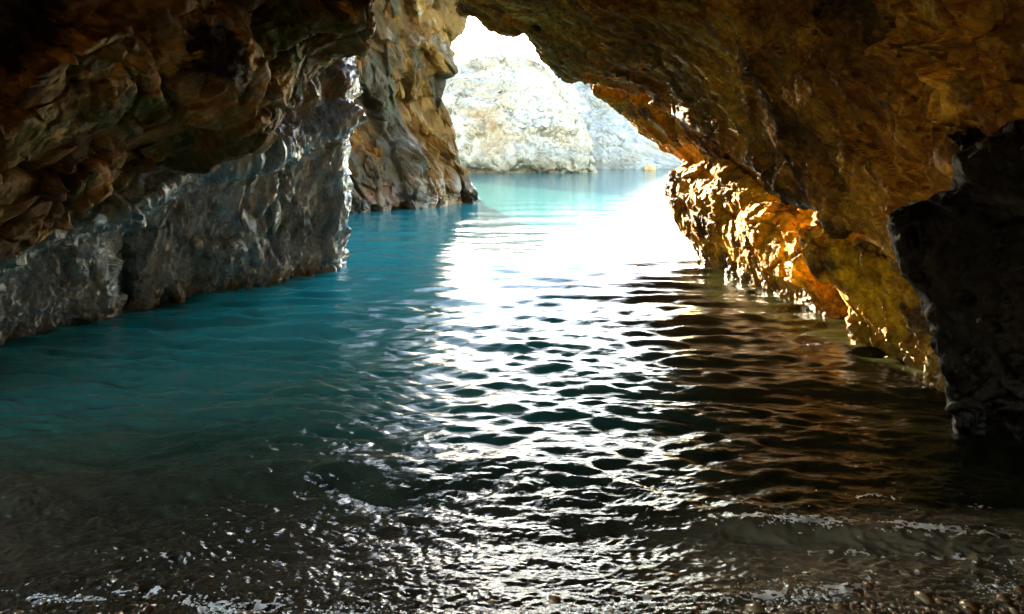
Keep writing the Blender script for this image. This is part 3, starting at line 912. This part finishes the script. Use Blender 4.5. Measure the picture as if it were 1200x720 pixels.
# a small swell breaking on the right, and swash over the beach
crest_y = 3.52 + 0.10 * np.sin(X * 1.4) - 0.05 * X * 0.2
sw = np.clip((X - 0.55) / 0.7, 0, 1) * np.clip((2.9 - X) / 0.8, 0.25, 1)
dy = Y - crest_y
Z += sw * 0.055 * np.where(dy < 0, np.exp(-(dy / 0.13) ** 2), np.exp(-(dy / 0.5) ** 2))
Z += 0.05 * np.exp(-((Y - (4.3 + 0.15 * np.sin(X * 0.9 + 1))) / 0.28) ** 2) * (0.5 + 0.5 * np.sin(X * 0.8 + 2.2))
film = -bed(X, Y)
swash = np.where(dist < 0.6, 0.02 + 0.5 * (0.10 * np.clip(0.6 - dist, 0, 1.2)), 0.02)
Z += np.clip(0.6 - dist, 0, 1.5) * 0.085
nearf = np.clip((2.6 - dist) / 1.8, 0, 1) * (0.55 + 0.9 * np.clip(fbm(P3 * 1.1, 2, 139) + 0.2, 0, 1))
nearf *= 1 + 0.5 * np.clip(-X - 0.2, 0, 1)
Z += nearf * (0.012 * fbm(P3 * np.array((4, 7, 1), np.float32), 2, 140, ridged=True) + 0.010 * fbm(P3 * np.array((12, 16, 1), np.float32), 2, 141, ridged=True) + 0.0042 * fbm(P3 * 34, 2, 142))
P = np.stack((X, Y, Z), -1)
a, b = yy.shape
idx = np.arange(a * b).reshape(a, b)
QF = np.stack((idx[:-1, :-1], idx[:-1, 1:], idx[1:, 1:], idx[1:, :-1]), -1).reshape(-1, 4)
m, nt = new_mat('sea_water')
g = NT(nt)
geo = g.n('ShaderNodeNewGeometry')
sp = g.n('ShaderNodeSeparateXYZ')
g.l(geo.outputs['Position'], sp.inputs[0])
nz = g.n('ShaderNodeTexNoise', i_Scale=0.35, i_Detail=3.0)
g.l(geo.outputs['Position'], nz.inputs['Vector'])
yv = g.math('ADD', sp.outputs[1], g.math('MULTIPLY', g.math('SUBTRACT', nz.outputs[0], 0.5), 3.0))
f = g.maprange(g.math('LOGARITHM', g.math('MAXIMUM', yv, 1.0), 10.0), 0.4, 2.0)
c = g.ramp(f, [(0.0, (0.11, 0.078, 0.045)), (0.10, (0.055, 0.048, 0.028)), (0.16, (0.025, 0.07, 0.05)), (0.24, (0.010, 0.18, 0.17)), (0.36, (0.004, 0.29, 0.32)), (0.58, (0.014, 0.16, 0.17)), (0.75, (0.02, 0.15, 0.15)), (1.0, (0.035, 0.15, 0.145))])
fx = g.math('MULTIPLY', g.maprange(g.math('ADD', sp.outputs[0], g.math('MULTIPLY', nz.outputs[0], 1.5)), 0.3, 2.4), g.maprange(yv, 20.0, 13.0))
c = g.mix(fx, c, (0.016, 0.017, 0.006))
sed = g.math('MULTIPLY', g.maprange(sp.outputs[0], 0.4, 1.4), g.maprange(g.math('ADD', sp.outputs[1], g.math('MULTIPLY', g.math('SUBTRACT', nz.outputs[0], 0.5), 0.5)), 3.75, 3.5))
c = g.mix(sed, c, (0.30, 0.25, 0.16))
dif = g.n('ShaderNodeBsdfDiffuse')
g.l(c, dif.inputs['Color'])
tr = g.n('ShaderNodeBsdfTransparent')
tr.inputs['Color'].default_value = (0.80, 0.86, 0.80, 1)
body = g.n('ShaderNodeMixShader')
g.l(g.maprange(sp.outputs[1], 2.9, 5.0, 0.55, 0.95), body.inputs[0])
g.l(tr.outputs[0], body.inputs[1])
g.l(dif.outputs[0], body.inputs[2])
n1 = g.n('ShaderNodeTexNoise', i_Scale=7.0, i_Detail=6.0, i_Roughness=0.55, i_Distortion=0.4)
mp = g.n('ShaderNodeMapping')
mp.inputs['Scale'].default_value = (0.45, 1.25, 1)
g.l(geo.outputs['Position'], mp.inputs['Vector'])
g.l(mp.outputs[0], n1.inputs['Vector'])
bp = g.n('ShaderNodeBump', i_Strength=0.6, i_Distance=0.03)
g.l(g.maprange(sp.outputs[1], 6.0, 15.0, 0.6, 0.22), bp.inputs['Strength'])
g.l(n1.outputs[0], bp.inputs['Height'])
fr = g.n('ShaderNodeFresnel', i_IOR=1.34)
g.l(bp.outputs[0], fr.inputs['Normal'])
gl = g.n('ShaderNodeBsdfGlossy', i_Roughness=0.015)
g.l(bp.outputs[0], gl.inputs['Normal'])
ms = g.n('ShaderNodeMixShader')
g.l(fr.outputs[0], ms.inputs[0])
g.l(body.outputs[0], ms.inputs[1])
g.l(gl.outputs[0], ms.inputs[2])
o_ = g.n('ShaderNodeOutputMaterial')
g.l(ms.outputs[0], o_.inputs['Surface'])
tag(link('water', mesh_from('water', P, QF), m), kind='structure')
WATER_Z = Z.reshape(a, b)


def water_z(x, y):
    u = CU + x / y * FPX
    v = HV + CAM_H * FPX / y
    i = int(np.argmin(np.abs(vs - v)))
    j = int(np.argmin(np.abs(us - u)))
    return WATER_Z[i, j]


# ================================================================== pebbles
m, nt = new_mat('wet_pebbles')
g = NT(nt)
at_ = g.n('ShaderNodeAttribute', attribute_name='cell')
c = g.ramp(at_.outputs['Fac'], [(0.0, (0.05, 0.026, 0.012)), (0.4, (0.19, 0.095, 0.04)), (0.75, (0.28, 0.16, 0.07)), (1.0, (0.36, 0.26, 0.16))])
b = g.n('ShaderNodeBsdfPrincipled', i_Roughness=0.18)
g.l(c, b.inputs['Base Color'])
o_ = g.n('ShaderNodeOutputMaterial')
g.l(b.outputs[0], o_.inputs['Surface'])
PEB = m
bm = bmesh.new()
bmesh.ops.create_icosphere(bm, subdivisions=1, radius=1.0)
IV = np.array([v.co[:] for v in bm.verts])
IF = np.array([[v.index for v in f.verts] for f in bm.faces])
bm.free()
rp = np.random.RandomState(55)


def pebble_field(n, xr, yr, size):
    Vs, Fs, Cs = [], [], []
    for k in range(n):
        x = rp.uniform(*xr)
        y = shore(np.array(x)) + rp.uniform(*yr)
        s = size * rp.lognormal(0, 0.35)
        sc = s * np.array((rp.uniform(0.8, 1.3), rp.uniform(0.7, 1.1), rp.uniform(0.45, 0.75)))
        t = rp.uniform(0, 6.28)
        V = IV * sc * (1 + 0.12 * rp.normal(size=(len(IV), 1)))
        V = np.stack((V[:, 0] * math.cos(t) - V[:, 1] * math.sin(t), V[:, 0] * math.sin(t) + V[:, 1] * math.cos(t), V[:, 2]), -1)
        z = float(bed(np.array(x), np.array(y))) + s * rp.uniform(0.1, 0.5)
        Fs.append(IF + len(Vs) * len(IV))
        Vs.append(V + np.array((x, y, z)))
        Cs.append(np.full(len(IV), rp.rand()))
    return np.concatenate(Vs), np.concatenate(Fs), np.concatenate(Cs)


parts_ = [pebble_field(7500, (-3.2, 3.4), (-0.75, 0.25), 0.0105), pebble_field(350, (-3.2, 3.4), (-0.7, 0.1), 0.0165)]
n0 = len(parts_[0][0])
V = np.concatenate([q_[0] for q_ in parts_])
Fc = np.concatenate((parts_[0][1], parts_[1][1] + n0))
Cc = np.concatenate([q_[2] for q_ in parts_])
me = mesh_from('gravel', V, Fc)
vattr(me, 'cell', Cc)
tag(link('gravel', me, PEB), 'wet brown pebbles along the near edge of the water', kind='stuff')

# ================================================================== foam: bubbles along the small breaker and the swash
m, nt = new_mat('foam')
g = NT(nt)
b = g.n('ShaderNodeBsdfPrincipled', i_Roughness=0.35)
b.inputs['Base Color'].default_value = (0.82, 0.80, 0.74, 1)
b.inputs['Subsurface Weight'].default_value = 0.0
o_ = g.n('ShaderNodeOutputMaterial')
g.l(b.outputs[0], o_.inputs['Surface'])
FOAM = m
bm = bmesh.new()
bm.free()
rf = np.random.RandomState(91)
pts = []


def foam_line(n, xs, yf, spread, size, seed, thr):
    x = rf.uniform(xs[0], xs[1], n * 4)
    y = yf(x) + np.abs(rf.normal(0, 1, n * 4)) ** 1.4 * spread * np.where(rf.rand(n * 4) < 0.75, -1, 1)
    q = np.stack((x * 2.6, y * 7.0, np.full_like(x, seed * 3.3)), -1).astype(np.float32)
    dens = fbm(q, 4, seed)
    k = np.where(dens > thr)[0][:n]
    for j in k:
        pts.append((x[j], y[j], size * rf.lognormal(0, 0.45)))


for args in ((700, (0.75, 2.8), lambda x: 3.55 + 0.10 * np.sin(x * 1.4), 0.03, 0.0032, 201, 0.1), (600, (-2.5, -0.5), lambda x: shore(x) + 0.06, 0.035, 0.0034, 203, 0.1),
             (500, (0.2, 2.4), lambda x: shore(x) + 0.05, 0.05, 0.0032, 205, 0.1)):
    foam_line(*args)
gx, gy = np.meshgrid(np.arange(-2.7, 3.1, 0.008), np.arange(2.72, 4.0, 0.0085), indexing='ij')
fx_, fy_ = gx.ravel(), gy.ravel()
sh_ = shore(fx_)
wob = 0.035 * fbm(np.stack((fx_ * 3, fy_ * 3, 0 * fx_), -1).astype(np.float32), 3, 301)
c1_ = 3.56 + 0.10 * np.sin(fx_ * 1.4) - 0.01 * fx_ + wob
envl = np.zeros_like(fx_)
for cy_, up, dn, lo, hi, am in ((c1_, 0.03, 0.10, 0.7, 2.9, 1.0), (c1_ - 0.24, 0.03, 0.06, 1.1, 3.0, 0.7), (sh_ + 0.10 + wob * 1.6, 0.07, 0.04, -2.7, -0.4, 0.8), (sh_ + 0.36 + wob * 2, 0.05, 0.05, -2.7, -1.2, 0.5),
                                (sh_ + 0.09 + wob * 1.6, 0.09, 0.06, 0.1, 2.5, 0.9), (c1_ + 0.3, 0.05, 0.05, 1.6, 3.1, 0.6)):
    dd = fy_ - cy_
    e = np.exp(-(dd / np.where(dd > 0, up, dn)) ** 2) * np.clip((fx_ - lo) / 0.4, 0, 1) * np.clip((hi - fx_) / 0.4, 0, 1) * am
    envl = np.maximum(envl, e)
p2 = np.stack((fx_, fy_, 0 * fx_), -1).astype(np.float32)
big = fbm(p2 * np.array((2.2, 5.0, 1), np.float32), 4, 310)
dens = envl * np.clip(0.62 + 1.1 * big, 0, 1.2)
wp2 = p2 + 0.02 * fbm(p2 * 12, 2, 312)[:, None]
l1 = facet(wp2 * np.array((14, 22, 1), np.float32), 311, edges=True)
l2 = facet(wp2 * np.array((34, 50, 1), np.float32), 313, edges=True)
keep = (dens > 0.14) & ((l1 < dens * 0.26 - 0.01) | (l2 < dens * 0.46 - 0.12)) & (dens > 0.1)
na, nb = gx.shape
K = keep.reshape(na, nb)
KF = K[:-1, :-1] & K[1:, :-1] & K[1:, 1:] & K[:-1, 1:]
ii, jj = np.where(KF)
vid = np.arange(na * nb).reshape(na, nb)
FF = np.stack((vid[ii, jj], vid[ii + 1, jj], vid[ii + 1, jj + 1], vid[ii, jj + 1]), -1)
used = np.unique(FF)
lut = np.zeros(na * nb, np.int64)
lut[used] = np.arange(len(used))
iv = np.argmin(np.abs(vs[None, :] - (HV + CAM_H * FPX / fy_[used])[:, None]), 1)
iu = np.argmin(np.abs(us[None, :] - (CU + fx_[used] / fy_[used] * FPX)[:, None]), 1)
fz = np.maximum(WATER_Z[iv, iu], bed(fx_[used], fy_[used])) + 0.004 + 0.012 * np.clip(dens[used] - 0.5, 0, 1) + 0.002 * rf.rand(len(used))
FILM = (np.stack((fx_[used], fy_[used], fz), -1), lut[FF])
Vs, Fs = [], []
for k, (x, y, sz) in enumerate(pts):
    sc = sz * np.array((rf.uniform(0.8, 1.9), rf.uniform(0.7, 1.1), rf.uniform(0.35, 0.6)))
    Vs.append(IV * sc + np.array((x, y, max(water_z(x, y), float(bed(np.array(x), np.array(y)))) + sz * 0.1)))
    Fs.append(IF + k * len(IV))
FV, FQ = FILM
nv = len(FV)
tri = np.concatenate((FQ[:, [0, 1, 2]], FQ[:, [0, 2, 3]]))
allV = np.concatenate([FV] + Vs)
allF = np.concatenate([tri] + [f + nv for f in Fs])
tag(link('foam', mesh_from('foam', allV, allF), FOAM), 'white foam along the small breaker and the edge of the swash', kind='stuff')
